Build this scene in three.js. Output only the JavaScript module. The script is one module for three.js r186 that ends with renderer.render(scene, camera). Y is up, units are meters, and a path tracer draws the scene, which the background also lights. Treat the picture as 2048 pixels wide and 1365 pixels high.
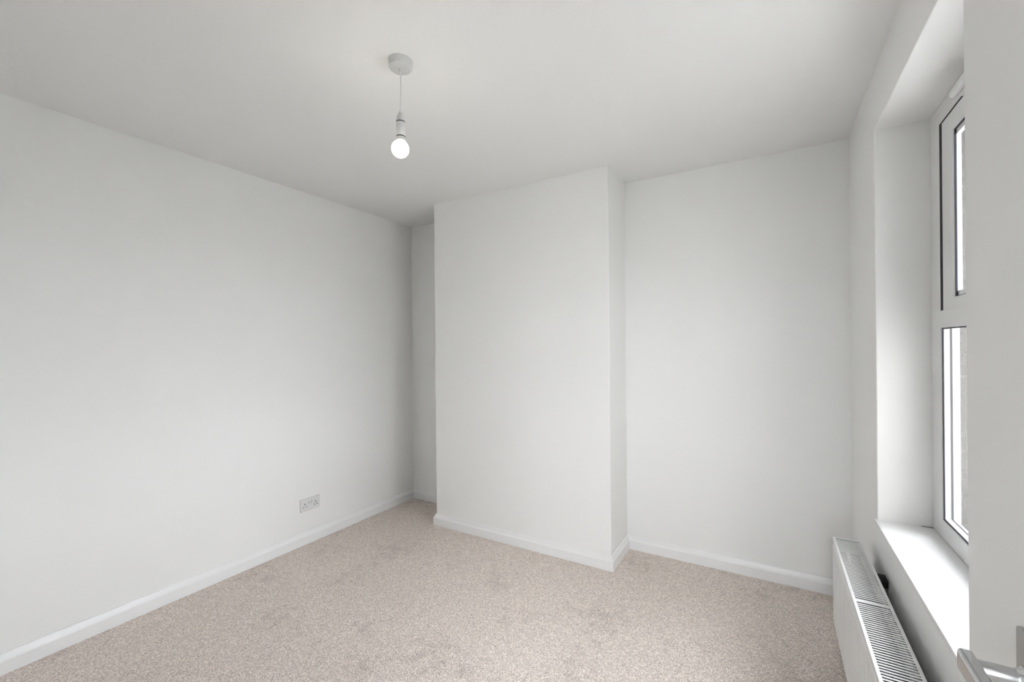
import * as THREE from 'three';
import { RoundedBoxGeometry } from 'three/addons/geometries/RoundedBoxGeometry.js';
import { mergeGeometries, toCreasedNormals } from 'three/addons/utils/BufferGeometryUtils.js';

// ------------------------------------------------------------------ camera
const scene = new THREE.Scene();
const FOCAL = 867.82, PRINCIPAL_Y = 693.9;                       // pixels of a 2048 x 1365 frame
const camera = new THREE.PerspectiveCamera(2 * THREE.MathUtils.radToDeg(Math.atan(682.5 / FOCAL)), 2048 / 1365, 0.02, 200);
camera.position.set(2.7911, 1.3582, 2.9195);
camera.rotation.order = 'YXZ';
camera.rotation.set(0, 0.5374, -0.0088);
camera.setViewOffset(2048, 1365, 0, 682.5 - PRINCIPAL_Y, 2048, 1365);

const renderer = new THREE.WebGLRenderer({ antialias: true });
renderer.toneMapping = THREE.LinearToneMapping;
renderer.toneMappingExposure = 2.5;
renderer.shadowMap.enabled = true;

// ------------------------------------------------------------------ sky: an even bright overcast, brighter towards the zenith
const SKY = 6.0;
{
  const w = 64, h = 32, d = new Float32Array(w * h * 4);
  for (let j = 0; j < h; j++) for (let i = 0; i < w; i++) {
    const el = ((j + 0.5) / h - 0.5) * Math.PI;                  // row 0 is the bottom
    const s = Math.max(0, Math.sin(el));
    const v = SKY * (0.9 + 0.1 * s) * (el < 0 ? 0.35 : 1);
    const k = (j * w + i) * 4;
    d[k] = v * 0.96; d[k + 1] = v * 0.995; d[k + 2] = v * 1.06; d[k + 3] = 1;
  }
  const sky = new THREE.DataTexture(d, w, h, THREE.RGBAFormat, THREE.FloatType);
  sky.mapping = THREE.EquirectangularReflectionMapping;
  sky.magFilter = sky.minFilter = THREE.LinearFilter;
  sky.needsUpdate = true;
  scene.background = sky;
}
const BULB_POWER = 0.035;                                          // candela of the pendant bulb

// ------------------------------------------------------------------ measures of the room (metres)
const H = 2.45, W = 3.155, D = 2.87;                              // height, width, depth
const BX0 = 0.582, BX1 = 1.9534, BZ = 0.3644, ZR = 0.016;         // chimney breast, set-off of the right alcove
const P = 3.32;                                                   // room-side face of the window frame
const WZ0 = 0.673, WZ1 = 2.0, WY0 = 0.65, WY1 = 2.216;           // window opening

// ------------------------------------------------------------------ helpers
let seed = 12345;
const rnd = () => { seed = (seed * 1664525 + 1013904223) >>> 0; return seed / 4294967296; };
const used = {};
function numbered(n) { used[n] = (used[n] ?? -1) + 1; return used[n] ? `${n}_${String(used[n]).padStart(3, '0')}` : n; }
function mesh(name, geometries, material, parent = scene) {
  const list = Array.isArray(geometries) ? geometries : [geometries];
  const flat = list.map(g => { const q = g.index ? g.toNonIndexed() : g; for (const k of Object.keys(q.attributes)) if (!['position', 'normal', 'uv'].includes(k)) q.deleteAttribute(k); return q; });
  const m = new THREE.Mesh(flat.length > 1 ? mergeGeometries(flat) : flat[0], material);
  m.name = parent === scene ? numbered(name) : name;
  m.castShadow = m.receiveShadow = true;
  parent.add(m);
  return m;
}
function struct(name, geometries, material) { const m = mesh(name, geometries, material); m.userData.kind = 'structure'; return m; }
function thing(name, label, category, position) {
  const g = new THREE.Group(); g.name = numbered(name); g.position.set(...position); g.userData = { label, category }; scene.add(g); return g;
}
function structGroup(name) { const g = new THREE.Group(); g.name = name; g.userData = { kind: 'structure' }; scene.add(g); return g; }
// uv in metres from the dominant axis of each face
function metric(g) {
  g = g.index ? g.toNonIndexed() : g;
  const p = g.attributes.position, n = g.attributes.normal, uv = new Float32Array(p.count * 2);
  for (let i = 0; i < p.count; i++) {
    const a = Math.abs(n.getX(i)), b = Math.abs(n.getY(i)), c = Math.abs(n.getZ(i));
    const [u, v] = b >= a && b >= c ? [p.getX(i), p.getZ(i)] : a >= c ? [p.getZ(i), p.getY(i)] : [p.getX(i), p.getY(i)];
    uv[2 * i] = u; uv[2 * i + 1] = v;
  }
  g.setAttribute('uv', new THREE.BufferAttribute(uv, 2));
  return g;
}
const box = (x0, x1, y0, y1, z0, z1) => metric(new THREE.BoxGeometry(x1 - x0, y1 - y0, z1 - z0).translate((x0 + x1) / 2, (y0 + y1) / 2, (z0 + z1) / 2));
const rbox = (x0, x1, y0, y1, z0, z1, r = 0.003, s = 3) => new RoundedBoxGeometry(x1 - x0, y1 - y0, z1 - z0, s, r).translate((x0 + x1) / 2, (y0 + y1) / 2, (z0 + z1) / 2);
// triangles from a list of quads (each four points, counter-clockwise from outside), flat or creased normals
function quads(list, crease) {
  const pos = [], uv = [];
  for (const [a, b, c, d] of list) {
    pos.push(...a, ...b, ...c, ...a, ...c, ...d);
    uv.push(0, 0, 1, 0, 1, 1, 0, 0, 1, 1, 0, 1);
  }
  let g = new THREE.BufferGeometry();
  g.setAttribute('position', new THREE.Float32BufferAttribute(pos, 3));
  g.setAttribute('uv', new THREE.Float32BufferAttribute(uv, 2));
  g.computeVertexNormals();
  if (crease) g = toCreasedNormals(g, crease);
  return g;
}
// a rectangular frame in the plane x = const: closed profile of [inset, x] swept round with mitred corners
function frameLoop(z0, z1, y0, y1, profile, kz = 1) {
  const ring = profile.map(([i, x]) => [[x, y0 + i, z0 + i * kz], [x, y0 + i, z1 - i * kz], [x, y1 - i, z1 - i * kz], [x, y1 - i, z0 + i * kz]]);
  const list = [];
  for (let k = 0; k < ring.length; k++) {
    const a = ring[k], b = ring[(k + 1) % ring.length];
    for (let s = 0; s < 4; s++) list.push([a[s], a[(s + 1) % 4], b[(s + 1) % 4], b[s]]);
  }
  return quads(list);
}
// a closed profile [out, y] carried along one leg of a path of [x, z], mitred against its neighbours
function leg(path, i, profile, crease = 0.6) {
  const dir = (a, b) => { const l = Math.hypot(b[0] - a[0], b[1] - a[1]); return [(b[0] - a[0]) / l, (b[1] - a[1]) / l]; };
  const at = k => {
    const n1 = k > 0 ? dir(path[k - 1], path[k]) : null, n2 = k < path.length - 1 ? dir(path[k], path[k + 1]) : null;
    const A = n1 ? [-n1[1], n1[0]] : [-n2[1], n2[0]], B = n2 ? [-n2[1], n2[0]] : A;
    const dot = A[0] * B[0] + A[1] * B[1];
    const m = [(A[0] + B[0]) / (1 + dot), (A[1] + B[1]) / (1 + dot)];
    return profile.map(([o, y]) => [path[k][0] + m[0] * o, y, path[k][1] + m[1] * o]);
  };
  const a = at(i), b = at(i + 1), list = [];
  for (let k = 0; k < a.length; k++) { const j = (k + 1) % a.length; list.push([a[k], a[j], b[j], b[k]]); }
  for (let k = 1; k < a.length - 1; k++) { list.push([a[0], a[k + 1], a[k], a[k]]); list.push([b[0], b[k], b[k + 1], b[k + 1]]); }
  const g = quads(list, crease);
  return g;
}

// ------------------------------------------------------------------ textures
function noiseGrid(n, cells) {                                    // tileable value noise
  const g = new Float32Array(cells * cells).map(() => rnd()), out = new Float32Array(n * n);
  for (let y = 0; y < n; y++) for (let x = 0; x < n; x++) {
    const fx = x / n * cells, fy = y / n * cells, ix = Math.floor(fx), iy = Math.floor(fy);
    let tx = fx - ix, ty = fy - iy; tx = tx * tx * (3 - 2 * tx); ty = ty * ty * (3 - 2 * ty);
    const G = (a, b) => g[((b + cells) % cells) * cells + (a + cells) % cells];
    out[y * n + x] = (G(ix, iy) * (1 - tx) + G(ix + 1, iy) * tx) * (1 - ty) + (G(ix, iy + 1) * (1 - tx) + G(ix + 1, iy + 1) * tx) * ty;
  }
  return out;
}
function texture(n, size, f, srgb) {                              // f(i, x, y) -> [r, g, b] 0..1; the tile spans size metres
  const d = new Uint8Array(n * n * 4);
  for (let i = 0; i < n * n; i++) { const c = f(i, i % n, Math.floor(i / n)); for (let k = 0; k < 3; k++) d[4 * i + k] = Math.max(0, Math.min(255, Math.round(c[k] * 255))); d[4 * i + 3] = 255; }
  const t = new THREE.DataTexture(d, n, n);
  t.wrapS = t.wrapT = THREE.RepeatWrapping; t.magFilter = THREE.LinearFilter; t.minFilter = THREE.LinearMipmapLinearFilter;
  t.repeat.set(1 / size, 1 / size);
  if (srgb) t.colorSpace = THREE.SRGBColorSpace;
  t.needsUpdate = true;
  return t;
}
const N = 1024;
const n8 = noiseGrid(N, 7), n32 = noiseGrid(N, 40), n160 = noiseGrid(N, 170), n400 = noiseGrid(N, 420), n512 = noiseGrid(N, 512);
const plasterBump = texture(N, 1.7, i => { const v = 0.35 * n8[i] + 0.3 * n32[i] + 0.25 * n160[i] + 0.1 * n400[i]; return [v, v, v]; });
const carpetNoise = new Float32Array(N * N).map((_, i) => 0.62 * n512[i] + 0.3 * n400[i] + 0.08 * n160[i]);
const lumps = new Float32Array(N * N).map((_, i) => 0.6 * n8[i] + 0.4 * n32[i]);
const carpetMap = texture(N, 1.45, i => {
  const v = 1 + (carpetNoise[i] - 0.5) * 0.54 + Math.min(0, lumps[i] - 0.38) * 0.27;
  return [0.915 * v, 0.865 * v, 0.825 * v];
}, true);
const carpetBump = texture(N, 1.45, i => [carpetNoise[i], carpetNoise[i], carpetNoise[i]]);
const stoneMap = texture(512, 0.8, (i, x, y) => { const k = (y * 2) * N + x * 2, v = 0.46 + 0.24 * (n160[k] - 0.5) + 0.18 * (n32[k] - 0.5); return [v, v * 0.985, v * 0.96]; }, true);

// ------------------------------------------------------------------ materials
const std = o => new THREE.MeshStandardMaterial(o);
const M = {
  wall: std({ color: new THREE.Color(0.935, 0.936, 0.918), roughness: 0.9, bumpMap: plasterBump, bumpScale: 0.001 }),
  ceiling: std({ color: new THREE.Color(0.925, 0.925, 0.905), roughness: 0.95, bumpMap: plasterBump, bumpScale: 0.001 }),
  gloss: std({ color: new THREE.Color(0.93, 0.93, 0.925), roughness: 0.3 }),
  carpet: std({ map: carpetMap, bumpMap: carpetBump, bumpScale: 0.006, roughness: 1 }),
  sill: std({ color: new THREE.Color(0.88, 0.88, 0.875), roughness: 0.32 }),
  upvc: std({ color: new THREE.Color(0.83, 0.835, 0.83), roughness: 0.28 }),
  rubber: std({ color: new THREE.Color(0.012, 0.012, 0.013), roughness: 0.75 }),
  sealant: std({ color: new THREE.Color(0.28, 0.24, 0.2), roughness: 0.9 }),
  gasket: std({ color: new THREE.Color(0.05, 0.055, 0.075), roughness: 0.6 }),
  glass: new THREE.MeshPhysicalMaterial({ color: 0xffffff, transmission: 1, thickness: 0, roughness: 0, ior: 1.5 }),
  stone: std({ map: stoneMap, roughness: 0.95, bumpMap: plasterBump, bumpScale: 0.006 }),
  render: std({ color: new THREE.Color(0.5, 0.48, 0.45), roughness: 0.95 }),
  ground: std({ color: new THREE.Color(0.3, 0.3, 0.29), roughness: 0.95 }),
  plastic: std({ color: new THREE.Color(0.7, 0.7, 0.685), roughness: 0.4 }),
  socket: std({ color: new THREE.Color(0.79, 0.79, 0.785), roughness: 0.35 }),
  dark: std({ color: new THREE.Color(0.02, 0.02, 0.02), roughness: 0.7 }),
  cord: std({ color: new THREE.Color(0.85, 0.85, 0.82), roughness: 0.5 }),
  bulb: std({ color: new THREE.Color(0.9, 0.9, 0.88), roughness: 0.3, emissive: new THREE.Color(1, 0.95, 0.85), emissiveIntensity: 1.1 }),
  enamel: std({ color: new THREE.Color(0.86, 0.865, 0.86), roughness: 0.3 }),
  steelFin: std({ color: new THREE.Color(0.27, 0.28, 0.285), roughness: 0.55 }),
  steelDark: std({ color: new THREE.Color(0.35, 0.36, 0.36), roughness: 0.5 }),
  door: std({ color: new THREE.Color(0.84, 0.84, 0.82), roughness: 0.45 }),
  chrome: std({ color: new THREE.Color(0.6, 0.61, 0.62), metalness: 1, roughness: 0.16 }),
  satin: std({ color: new THREE.Color(0.4, 0.395, 0.39), metalness: 1, roughness: 0.32 }),
};

// ------------------------------------------------------------------ room shell
const HX0 = 1.75, HX1 = 3.5, HZ = 4.1;                             // landing behind the doorway
const DX0 = 2.235, DX1 = 3.035, DH = 1.995;                        // doorway
struct('floor', [box(-0.15, W + 0.02, -0.15, 0, -0.15, D + 0.1), box(HX0 - 0.1, HX1 + 0.1, -0.15, 0, D + 0.1, HZ + 0.1)], M.carpet);
struct('ceiling', [box(-0.15, W + 0.45, H, H + 0.15, -0.15, D + 0.1), box(HX0 - 0.1, HX1 + 0.1, H, H + 0.15, D + 0.1, HZ + 0.1)], M.ceiling);
struct('wall_left', box(-0.15, 0, 0, H, -0.15, D), M.wall);
struct('wall_back', [box(0, BX0 + 0.1, 0, H, -0.15, 0), box(BX0 + 0.1, BX1 - 0.1, 0, H, -0.15, 0), box(BX1 - 0.1, W + 0.45, 0, H, -0.15, ZR)], M.wall);
{ // chimney breast: rounded plaster arrises
  const s = new THREE.Shape(), r = 0.005, x0 = BX0, x1 = BX1, f = -BZ;
  s.moveTo(x0, 0.05); s.lineTo(x0, f + r); s.absarc(x0 + r, f + r, r, Math.PI, 1.5 * Math.PI, false);
  s.lineTo(x1 - r, f); s.absarc(x1 - r, f + r, r, 1.5 * Math.PI, 2 * Math.PI, false); s.lineTo(x1, 0.05); s.lineTo(x0, 0.05);
  const g = new THREE.ExtrudeGeometry(s, { depth: H, bevelEnabled: false, curveSegments: 5 }).rotateX(-Math.PI / 2);
  // shape y became -z, so the front face lies at z = +BZ
  struct('wall_chimney_breast', metric(g), M.wall);
}
function pierced(x0, x1, z0, z1, y0, y1, hole, bevel) {            // a wall slab in the plane x = const with one opening
  const s = new THREE.Shape([[-z0, y0], [-z1, y0], [-z1, y1], [-z0, y1]].map(a => new THREE.Vector2(...a)));
  const [a, b, c, d] = hole, e = bevel;
  s.holes.push(new THREE.Path([[-a + e, c - e], [-a + e, d + e], [-b - e, d + e], [-b - e, c - e]].map(q => new THREE.Vector2(...q))));
  const g = new THREE.ExtrudeGeometry(s, { depth: x1 - x0 - 2 * bevel, bevelEnabled: bevel > 0, bevelThickness: bevel, bevelSize: bevel, bevelOffset: 0, bevelSegments: 3 });
  return metric(g.rotateY(Math.PI / 2).translate(x0 + bevel, 0, 0));
}
struct('wall_right', pierced(W, P + 0.054, ZR - 0.1, D + 0.1, -0.05, H + 0.05, [WZ0, WZ1, WY0 - 0.018, WY1], 0.004), M.wall);
struct('wall_outside', pierced(P + 0.054, P + 0.24, -0.15, HZ, -0.15, H + 0.15, [WZ0 + 0.072, WZ1 - 0.072, WY0 + 0.05, WY1 - 0.05], 0), M.stone);
struct('wall_front', [box(-0.15, DX0 - 0.03, 0, H, D, D + 0.1), box(DX1 + 0.03, W, 0, H, D, D + 0.1), box(DX0 - 0.03, DX1 + 0.03, DH + 0.03, H, D, D + 0.1)], M.wall);
const LW = [2.62, 3.3, 0.7, 2.2];                                  // landing window: x0, x1, y0, y1
const landingEnd = () => [box(HX0 - 0.1, LW[0], 0, H, HZ, HZ + 0.1), box(LW[1], HX1 + 0.1, 0, H, HZ, HZ + 0.1), box(LW[0], LW[1], 0, LW[2], HZ, HZ + 0.1), box(LW[0], LW[1], LW[3], H, HZ, HZ + 0.1)];
struct('wall_landing', [box(HX0 - 0.1, HX0, 0, H, D + 0.1, HZ), box(HX1, HX1 + 0.1, 0, H, D + 0.1, HZ), ...landingEnd()], M.wall);
struct('wall_wing', box(P + 0.24, 9, -3, 5.2, 2.5, 2.8), M.render);
struct('trim_eaves', box(P + 0.2, P + 0.8, 2.62, 2.75, -3, 2.5), M.upvc);
struct('ground', box(P + 0.24, 45, -3.2, -3.0, -40, 40), M.ground);
{ // outer masonry reveal, seen through the panes
  const a = WZ0 + 0.072, b = WZ1 - 0.072, c = WY0 + 0.05, d = WY1 - 0.05, t = 0.02, x0 = P + 0.056, x1 = P + 0.25;
  const g = structGroup('trim_1');
  let y = c;
  while (y < d - 0.02) {                                            // stones of the far and near jamb
    const y1 = Math.min(d, y + 0.2 + 0.12 * rnd());
    mesh('jamb_stone', rbox(x0, x1, y + 0.003, y1 - 0.003, a - t, a + 0.002 * rnd(), 0.004, 2), M.stone, g);
    mesh('jamb_stone', rbox(x0, x1, y + 0.003, y1 - 0.003, b - 0.002 * rnd(), b + t, 0.004, 2), M.stone, g);
    y = y1;
  }
  mesh('outer_sill', rbox(x0, x1 + 0.05, c - t, c + 0.006, a, b, 0.005), M.stone, g);
  mesh('lintel', rbox(x0, x1, d - 0.006, d + t, a, b, 0.004), M.stone, g);
}

// skirting boards round the room, mitred at the corners
{
  const path = [[0, D], [0, 0], [BX0, 0], [BX0, BZ], [BX1, BZ], [BX1, ZR], [W, ZR], [W, D]];
  const prof = [[0, 0], [0.018, 0], [0.018, 0.055], [0.0172, 0.0575], [0.0130, 0.0635], [0.0095, 0.0710], [0.0072, 0.0790], [0.0062, 0.0830], [0.0045, 0.085], [0, 0.085]];
  const named = ['baseboard_left', 'baseboard_back', 'baseboard_breast_left', 'baseboard_breast', 'baseboard_breast_right', 'baseboard_back_right', 'baseboard_right'];
  named.forEach((n, i) => struct(n, leg(path, i, prof, 0.22), M.gloss));
}

// ------------------------------------------------------------------ window
{
  const w = structGroup('window_1');
  const z0 = WZ0 + 0.002, z1 = WZ1 - 0.002, y0 = WY0 + 0.001, y1 = WY1 - 0.002, kz = 1.5;
  const TY0 = 1.412, TY1 = 1.474;                                  // transom
  // outer frame: face, small chamfer, rebate, outer lip and its sloped outside
  mesh('window_frame', frameLoop(z0, z1, y0, y1, [[0, P + 0.002], [0.002, P], [0.0655, P], [0.0672, P + 0.0006], [0.0675, P + 0.0036], [0.0675, P + 0.0058], [0.0745, P + 0.0058], [0.0745, P + 0.026], [0.066, P + 0.027], [0.066, P + 0.034], [0.052, P + 0.056], [0, P + 0.056]].reverse(), kz), M.upvc, w);
  mesh('outer_seal', frameLoop(z0, z1, y0, y1, [[0.070, P + 0.0215], [0.0750, P + 0.0215], [0.0750, P + 0.0275], [0.070, P + 0.0275]].reverse(), kz), M.gasket, w);
  mesh('transom', [rbox(P - 0.006, P + 0.026, TY0 + 0.014, TY1, z0 + 0.098, z1 - 0.098, 0.003), rbox(P - 0.001, P + 0.026, TY0, TY0 + 0.02, z0 + 0.098, z1 - 0.098, 0.003)], M.upvc, w);
  // lower fixed light: gasket and pane
  const lz0 = z0 + 0.0675 * kz, lz1 = z1 - 0.0675 * kz, ly0 = y0 + 0.0675, ly1 = TY0;
  mesh('gasket', frameLoop(lz0, lz1, ly0, ly1, [[-0.001, P + 0.0035], [0.0045, P + 0.0035], [0.0045, P + 0.0055], [-0.001, P + 0.0055]].reverse(), 2.4), M.gasket, w);
  mesh('window_pane', box(P + 0.0045, P + 0.0055, ly0, ly1, lz0, lz1), M.glass, w);
  // upper opening light, standing a little proud of the frame, with a black seal round it
  const sz0 = 0.82, sz1 = z1 - (0.82 - z0), sy0 = 1.449, sy1 = 2.134, k2 = 1.56;
  mesh('seal', frameLoop(lz0, lz1, TY1 - 0.02, y1 - 0.0675, [[-0.002, P + 0.001], [0.030, P + 0.001], [0.030, P + 0.004], [-0.002, P + 0.004]].reverse(), 1.6), M.rubber, w);
  const sash = mesh('sash', frameLoop(sz0, sz1, sy0, sy1, [[0, P + 0.003], [0, P - 0.002], [0.002, P - 0.004], [0.010, P - 0.0046], [0.056, P - 0.005], [0.062, P - 0.003], [0.064, P + 0.001], [0.064, P + 0.004], [0.0, P + 0.004]].reverse(), k2), M.upvc, w);
  const gz0 = sz0 + 0.064 * k2, gz1 = sz1 - 0.064 * k2, gy0 = sy0 + 0.064, gy1 = sy1 - 0.064;
  mesh('gasket', frameLoop(gz0, gz1, gy0, gy1, [[-0.001, P + 0.0015], [0.0016, P + 0.0015], [0.0016, P + 0.006], [-0.001, P + 0.006]].reverse(), 3.4), M.gasket, sash);
  mesh('window_pane', box(P + 0.0045, P + 0.0055, gy0, gy1, gz0, gz1), M.glass, sash);
  mesh('sash_lip', frameLoop(sz0 - 0.02, sz1 + 0.02, sy0 + 0.004, sy1 - 0.004, [[0, P + 0.006], [0.0785, P + 0.006], [0.0765, P + 0.020], [0, P + 0.020]].reverse(), 1.54), M.upvc, sash);
  // handle on the top rail of the opening light
  mesh('window_handle', [rbox(P - 0.018, P + 0.002, 2.128, 2.170, 1.03, 1.10, 0.006), rbox(P - 0.036, P - 0.016, 2.134, 2.160, 1.012, 1.13, 0.0095, 5)], M.upvc, w);
  mesh('sealant', box(P - 0.034, P + 0.001, WY0 - 0.001, WY0 + 0.0022, WZ0 - 0.001, WZ0 + 0.0015), M.sealant, w).userData.label = 'dirty open joint at the sill corner';
}
{ // window board with a small nosing
  const s = new THREE.Shape();
  const pts = [[W - 0.009, WZ0 - 0.022], [W, WZ0 - 0.022], [W, WZ0], [P + 0.02, WZ0], [P + 0.02, WZ1], [W, WZ1], [W, WZ1 + 0.022], [W - 0.009, WZ1 + 0.022]];
  pts.forEach(([x, z], i) => i ? s.lineTo(x, -z) : s.moveTo(x, -z));
  const b = 0.0025;
  const g = new THREE.ExtrudeGeometry(s, { depth: 0.018 - 2 * b, bevelEnabled: true, bevelThickness: b, bevelSize: b, bevelOffset: -b, bevelSegments: 3 }).rotateX(-Math.PI / 2).translate(0, WY0 - 0.018 + b, 0);
  struct('window_sill', g, M.sill);
}

// ------------------------------------------------------------------ door, opened against the window wall
{
  const d = structGroup('door_1');
  const fx = 3.03, ze = 2.059, zh = D - 0.005;
  mesh('door_leaf', rbox(fx, fx + 0.036, 0.008, DH - 0.01, ze, zh, 0.002), M.door, d);
  const plate = mesh('backplate', rbox(fx - 0.008, fx + 0.001, 0.938, 1.045, 2.221, 2.221 + 0.05, 0.0025, 3), M.satin, d);
  plate.userData.label = 'satin chrome backplate';
  const y = 1.000, z = 2.249;
  const neck = new THREE.LatheGeometry([[0, 0], [0.0135, 0], [0.0135, 0.004], [0.0105, 0.006], [0.0092, 0.010], [0.0092, 0.048], [0, 0.048]].map(a => new THREE.Vector2(...a)), 32).rotateZ(Math.PI / 2).translate(fx - 0.008, y, z);
  const s = new THREE.Shape();
  s.moveTo(-0.010, -0.0115); s.quadraticCurveTo(-0.016, 0, -0.010, 0.0125); s.quadraticCurveTo(0.03, 0.0135, 0.1, 0.009);
  s.quadraticCurveTo(0.108, 0.007, 0.108, 0); s.quadraticCurveTo(0.108, -0.007, 0.1, -0.009); s.quadraticCurveTo(0.03, -0.0125, -0.010, -0.0115);
  const bar = new THREE.ExtrudeGeometry(s, { depth: 0.006, bevelEnabled: true, bevelThickness: 0.004, bevelSize: 0.004, bevelOffset: -0.004, bevelSegments: 4, curveSegments: 14 }).rotateY(-Math.PI / 2).translate(fx - 0.008 - 0.042, y, z);
  const lever = mesh('lever_handle', [neck, bar], M.chrome, d);
  lever.userData.label = 'polished chrome lever handle';
  mesh('hinge', [0.22, 1.0, 1.72].map(h => new THREE.CylinderGeometry(0.005, 0.005, 0.09, 12).translate(fx - 0.002, h, zh - 0.001)), M.satin, d);
  // lining and architrave of the doorway
  const lining = [box(DX0 - 0.03, DX0, 0, DH + 0.03, D - 0.001, D + 0.101), box(DX1 + 0.04, DX1 + 0.065, 0, DH + 0.03, D - 0.001, D + 0.101), box(DX0, DX1 + 0.04, DH, DH + 0.03, D - 0.001, D + 0.101)];
  struct('trim_2', lining, M.gloss);
  struct('trim_3', [rbox(DX0 - 0.085, DX0 - 0.02, 0, DH + 0.085, D - 0.015, D + 0.001, 0.004), rbox(DX0 - 0.085, DX1 - 0.02, DH + 0.02, DH + 0.085, D - 0.015, D + 0.001, 0.004)], M.gloss);
}

// ------------------------------------------------------------------ pendant lamp
{
  const x = 1.588, z = 1.712;
  const t = thing('pendant_light', 'bare glowing bulb in a white lampholder hanging on a cord from the ceiling', 'pendant light', [x, H, z]);
  const lathe = (pts, n = 48) => new THREE.LatheGeometry(pts.map(a => new THREE.Vector2(...a)), n);
  mesh('ceiling_rose', toCreasedNormals(lathe([[0, -0.030], [0.036, -0.030], [0.0405, -0.0285], [0.0432, -0.025], [0.0455, -0.003], [0.0462, 0.0005], [0, 0.0005]]), 0.7), M.plastic, t);
  mesh('cord_grip', toCreasedNormals(lathe([[0, -0.040], [0.0042, -0.040], [0.006, -0.0295], [0, -0.0295]], 24), 0.7), M.plastic, t);
  const cable = new THREE.CatmullRomCurve3([[0, -0.036, 0], [0.001, -0.08, 0.0005], [-0.0005, -0.15, 0], [-0.002, -0.202, 0]].map(a => new THREE.Vector3(...a)));
  mesh('cord', new THREE.TubeGeometry(cable, 24, 0.0028, 10), M.cord, t);
  const ox = -0.002;
  mesh('lampholder', toCreasedNormals(lathe([[0, -0.193], [0.005, -0.193], [0.0075, -0.1965], [0.0125, -0.207], [0.0165, -0.221], [0.0172, -0.2305], [0, -0.2305]]).translate(ox, 0, 0), 0.6), M.plastic, t);
  mesh('shade_ring', toCreasedNormals(lathe([[0, -0.2343], [0.0175, -0.2343], [0.0178, -0.25], [0.0174, -0.253], [0.0174, -0.256], [0.0178, -0.259], [0.0176, -0.284], [0.017, -0.286], [0, -0.286]]).translate(ox, 0, 0), 0.6), M.plastic, t);
  for (const [a, b, q] of [[-0.2300, -0.2348, 0.0168], [-0.2855, -0.2895, 0.0167]])
    mesh('holder_groove', lathe([[0, a], [q, a], [q, b], [0, b]]).translate(ox, 0, 0), M.dark, t).userData.label = 'dark joint ring';
  mesh('bulb_cap', toCreasedNormals(lathe([[0, -0.2885], [0.0162, -0.2885], [0.0166, -0.3], [0.0176, -0.304], [0, -0.304]]).translate(ox, 0, 0), 0.6), M.plastic, t);
  const r = 0.0335, cy = -0.333, prof = [[0, cy - r]];
  for (let a = -80; a <= 56; a += 8) prof.push([r * Math.cos(a * Math.PI / 180), cy + r * Math.sin(a * Math.PI / 180)]);
  prof.push([0.0172, -0.3035], [0, -0.3035]);
  mesh('bulb', lathe(prof).translate(ox - 0.003, 0, 0), M.bulb, t).userData.label = 'glowing white glass bulb';
  const lamp = new THREE.PointLight(new THREE.Color(1, 0.93, 0.82), BULB_POWER, 0, 2);
  lamp.position.set(x + ox - 0.003, H + cy, z); lamp.shadow.radius = 1.5; lamp.castShadow = true;
  scene.add(lamp);
}

// ------------------------------------------------------------------ double socket on the left wall
{
  const zc = 1.034, yc = 0.269;
  const t = thing('wall_socket', 'white double plug socket with two switches low on the left wall', 'socket', [0, yc, zc]);
  const wd = 0.149, ht = 0.086, pin = (s, cx, cy, a, b) => { const p = new THREE.Path(); p.moveTo(cx - a, cy - b); p.lineTo(cx - a, cy + b); p.lineTo(cx + a, cy + b); p.lineTo(cx + a, cy - b); p.closePath(); s.holes.push(p); };
  const s = new THREE.Shape(), r = 0.004, w2 = wd / 2, h2 = ht / 2;
  s.moveTo(-w2 + r, -h2); s.lineTo(w2 - r, -h2); s.quadraticCurveTo(w2, -h2, w2, -h2 + r); s.lineTo(w2, h2 - r); s.quadraticCurveTo(w2, h2, w2 - r, h2);
  s.lineTo(-w2 + r, h2); s.quadraticCurveTo(-w2, h2, -w2, h2 - r); s.lineTo(-w2, -h2 + r); s.quadraticCurveTo(-w2, -h2, -w2 + r, -h2);
  for (const c of [-0.040, 0.042]) { pin(s, c, 0.006, 0.0036, 0.0052); pin(s, c - 0.0111, -0.0125, 0.0042, 0.0028); pin(s, c + 0.0111, -0.0125, 0.0042, 0.0028); }
  const face = g => g.rotateY(Math.PI / 2);                         // shape plane to the wall plane, front towards +x
  mesh('faceplate', face(new THREE.ExtrudeGeometry(s, { depth: 0.006, bevelEnabled: true, bevelThickness: 0.0022, bevelSize: 0.0022, bevelOffset: -0.0022, bevelSegments: 3 })).translate(0.002, 0, 0), M.socket, t);
  mesh('pin_holes', box(0.0015, 0.003, -0.03, 0.03, -0.07, 0.07), M.dark, t).userData.label = 'dark interior behind the pin holes';
  for (const c of [-0.010, 0.010]) { const k = mesh('switch', rbox(-0.003, 0.003, -0.0085, 0.0085, -0.0055, 0.0055, 0.0018), M.plastic, t); k.position.set(0.0112, 0.012, -c); k.rotation.z = 0.12; }
  for (const c of [-0.0603, 0.0603]) { const k = mesh('screw', new THREE.CylinderGeometry(0.0028, 0.0032, 0.0016, 16).rotateZ(-Math.PI / 2), M.socket, t); k.position.set(0.0105, 0, c); }
}

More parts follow.
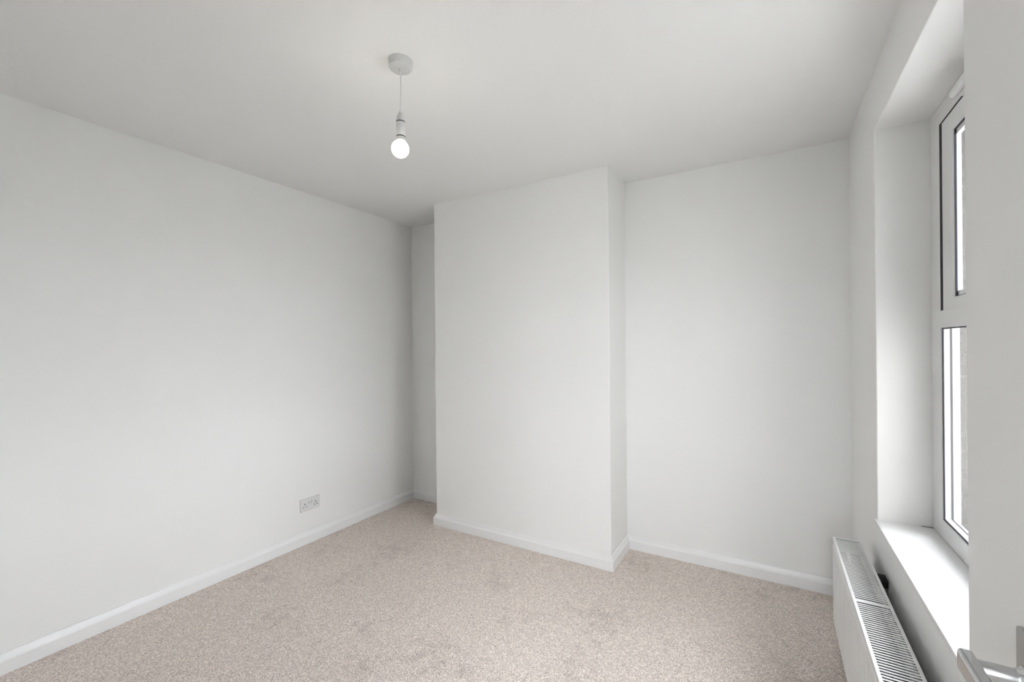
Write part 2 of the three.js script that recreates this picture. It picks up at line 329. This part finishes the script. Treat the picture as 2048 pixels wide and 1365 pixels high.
// ------------------------------------------------------------------ radiator under the window
{
  const X0 = 3.0165, T = 0.101, Y0 = 0.137, Y1 = 0.520, Z0 = 0.587, L = 1.2;
  const t = thing('radiator', 'white panel radiator with slotted top grille below the window sill', 'radiator', [X0, 0, Z0]);
  // fluted steel panel: out = -1 for the room side, +1 for the wall side
  const panel = (xf, out) => {
    const nz = 288, ys = [Y0 + 0.002, Y0 + 0.004, Y0 + 0.009, Y0 + 0.016, Y0 + 0.026, Y0 + 0.036, Y0 + 0.05, 0.30, Y1 - 0.058, Y1 - 0.045, Y1 - 0.036, Y1 - 0.029, Y1 - 0.022, Y1 - 0.0195];
    const yo = [0.012, 0.006, 0.0025, 0.0005, 0, 0, 0, 0, 0, 0, 0, 0.0015, 0.006, 0.012];
    const fl = [0, 0, 0, 0, 0, 0.3, 1, 1, 1, 0.4, 0, 0, 0, 0];
    const X = (i, j) => {
      const z = i / nz * L, ph = ((z - 0.02) / 0.0333) % 1;
      const groove = z > 0.03 && z < L - 0.03 ? Math.max(0, 1 - Math.abs(ph - 0.5) / 0.22) : 0;
      const edge = Math.max(0, 1 - Math.min(z, L - z) / 0.004) * 0.004;
      return xf - out * (0.0045 * fl[j] * groove * groove * (3 - 2 * groove) + Math.min(0.012, yo[j] + edge));
    };
    const list = [];
    for (let i = 0; i < nz; i++) for (let j = 0; j < ys.length - 1; j++) {
      const a = [X(i, j), ys[j], i / nz * L], b = [X(i + 1, j), ys[j], (i + 1) / nz * L], c = [X(i + 1, j + 1), ys[j + 1], (i + 1) / nz * L], e = [X(i, j + 1), ys[j + 1], i / nz * L];
      list.push(out < 0 ? [a, b, c, e] : [a, e, c, b]);
    }
    return [quads(list, 0.7), box(Math.min(xf - out * 0.009, xf - out * 0.013), Math.max(xf - out * 0.009, xf - out * 0.013), Y0 + 0.003, Y1 - 0.019, 0.002, L - 0.002)];
  };
  mesh('front_panel', panel(0, -1), M.enamel, t);
  mesh('back_panel', panel(T, 1), M.enamel, t);
  for (const z of [0.0, L - 0.0012]) mesh('side_panel', box(0.013, T - 0.013, Y0 + 0.01, Y1 - 0.004, z, z + 0.0012), M.enamel, t);
  // convector sheets folded between the panels
  const fin = (xa, xb) => {
    const list = [], pitch = 0.0266, n = Math.floor((L - 0.05) / pitch);
    for (let k = 0; k < n; k++) {
      const z = 0.025 + k * pitch, q = [[xa, z], [xb, z + 0.004], [xb, z + 0.0125], [xa, z + 0.0165], [xa, z + pitch]];
      for (let m = 0; m < 4; m++) list.push([[q[m][0], Y0 + 0.04, q[m][1]], [q[m + 1][0], Y0 + 0.04, q[m + 1][1]], [q[m + 1][0], Y1 - 0.05, q[m + 1][1]], [q[m][0], Y1 - 0.05, q[m][1]]]);
    }
    return quads(list);
  };
  const fins = mesh('convector_fin', [fin(0.0135, 0.044), fin(T - 0.0135, T - 0.044)], M.steelFin, t);
  fins.material.side = THREE.DoubleSide;
  // top grille: rim, cross bars, slats
  const rim = 0.0085, ty = Y1;
  const side = (xa, xb) => rbox(xa, xb, ty - 0.0185, ty, 0, L, 0.0018, 2);
  const grille = mesh('top_grille', [side(-0.0005, 0.0016), side(T - 0.0016, T + 0.0005), rbox(-0.0005, rim, ty - 0.002, ty, 0, L, 0.0009, 2), rbox(T - rim, T + 0.0005, ty - 0.002, ty, 0, L, 0.0009, 2)], M.enamel, t);
  const bar = (z, d) => mesh('cross_bar', rbox(rim - 0.001, T - rim + 0.001, ty - 0.002, ty - 0.0001, z - d / 2, z + d / 2, 0.0008, 2), M.enamel, grille);
  const split = 0.538, marks = [0.006, split, 2 * split, L - 0.006];
  bar(0.006, 0.012); bar(split, 0.021); bar(2 * split, 0.021); bar(L - 0.006, 0.012);
  const slatG = rbox(rim - 0.001, T - rim + 0.001, -0.0022, -0.0003, -0.0029, 0.0029, 0.0008, 1);
  const pitch = 0.0124;
  for (let k = 0; k < marks.length - 1; k++) {
    const a = marks[k] + 0.0095, b = marks[k + 1] - 0.0095, n = Math.max(1, Math.round((b - a) / pitch));
    for (let i = 1; i < n; i++) { const s = mesh('slat', slatG.clone(), M.enamel, grille); s.position.set(0, ty, a + (b - a) * i / n); }
  }
  // brackets behind, with black plastic clips
  for (const z of [0.262, 0.95]) {
    const b = mesh('bracket', [box(T, W - X0 + 0.0005, 0.18, 0.2, z - 0.014, z + 0.014), box(W - X0 - 0.003, W - X0 + 0.0005, 0.18, 0.47, z - 0.014, z + 0.014)], M.steelDark, t);
    mesh('clip', [rbox(T - 0.004, W - X0 - 0.002, 0.462, 0.492, z - 0.016, z + 0.018, 0.004), rbox(T + 0.004, W - X0 - 0.006, 0.485, 0.503, z - 0.010, z + 0.010, 0.004)], M.dark, b).userData.label = 'black plastic clip';
  }
}
renderer.render(scene, camera);
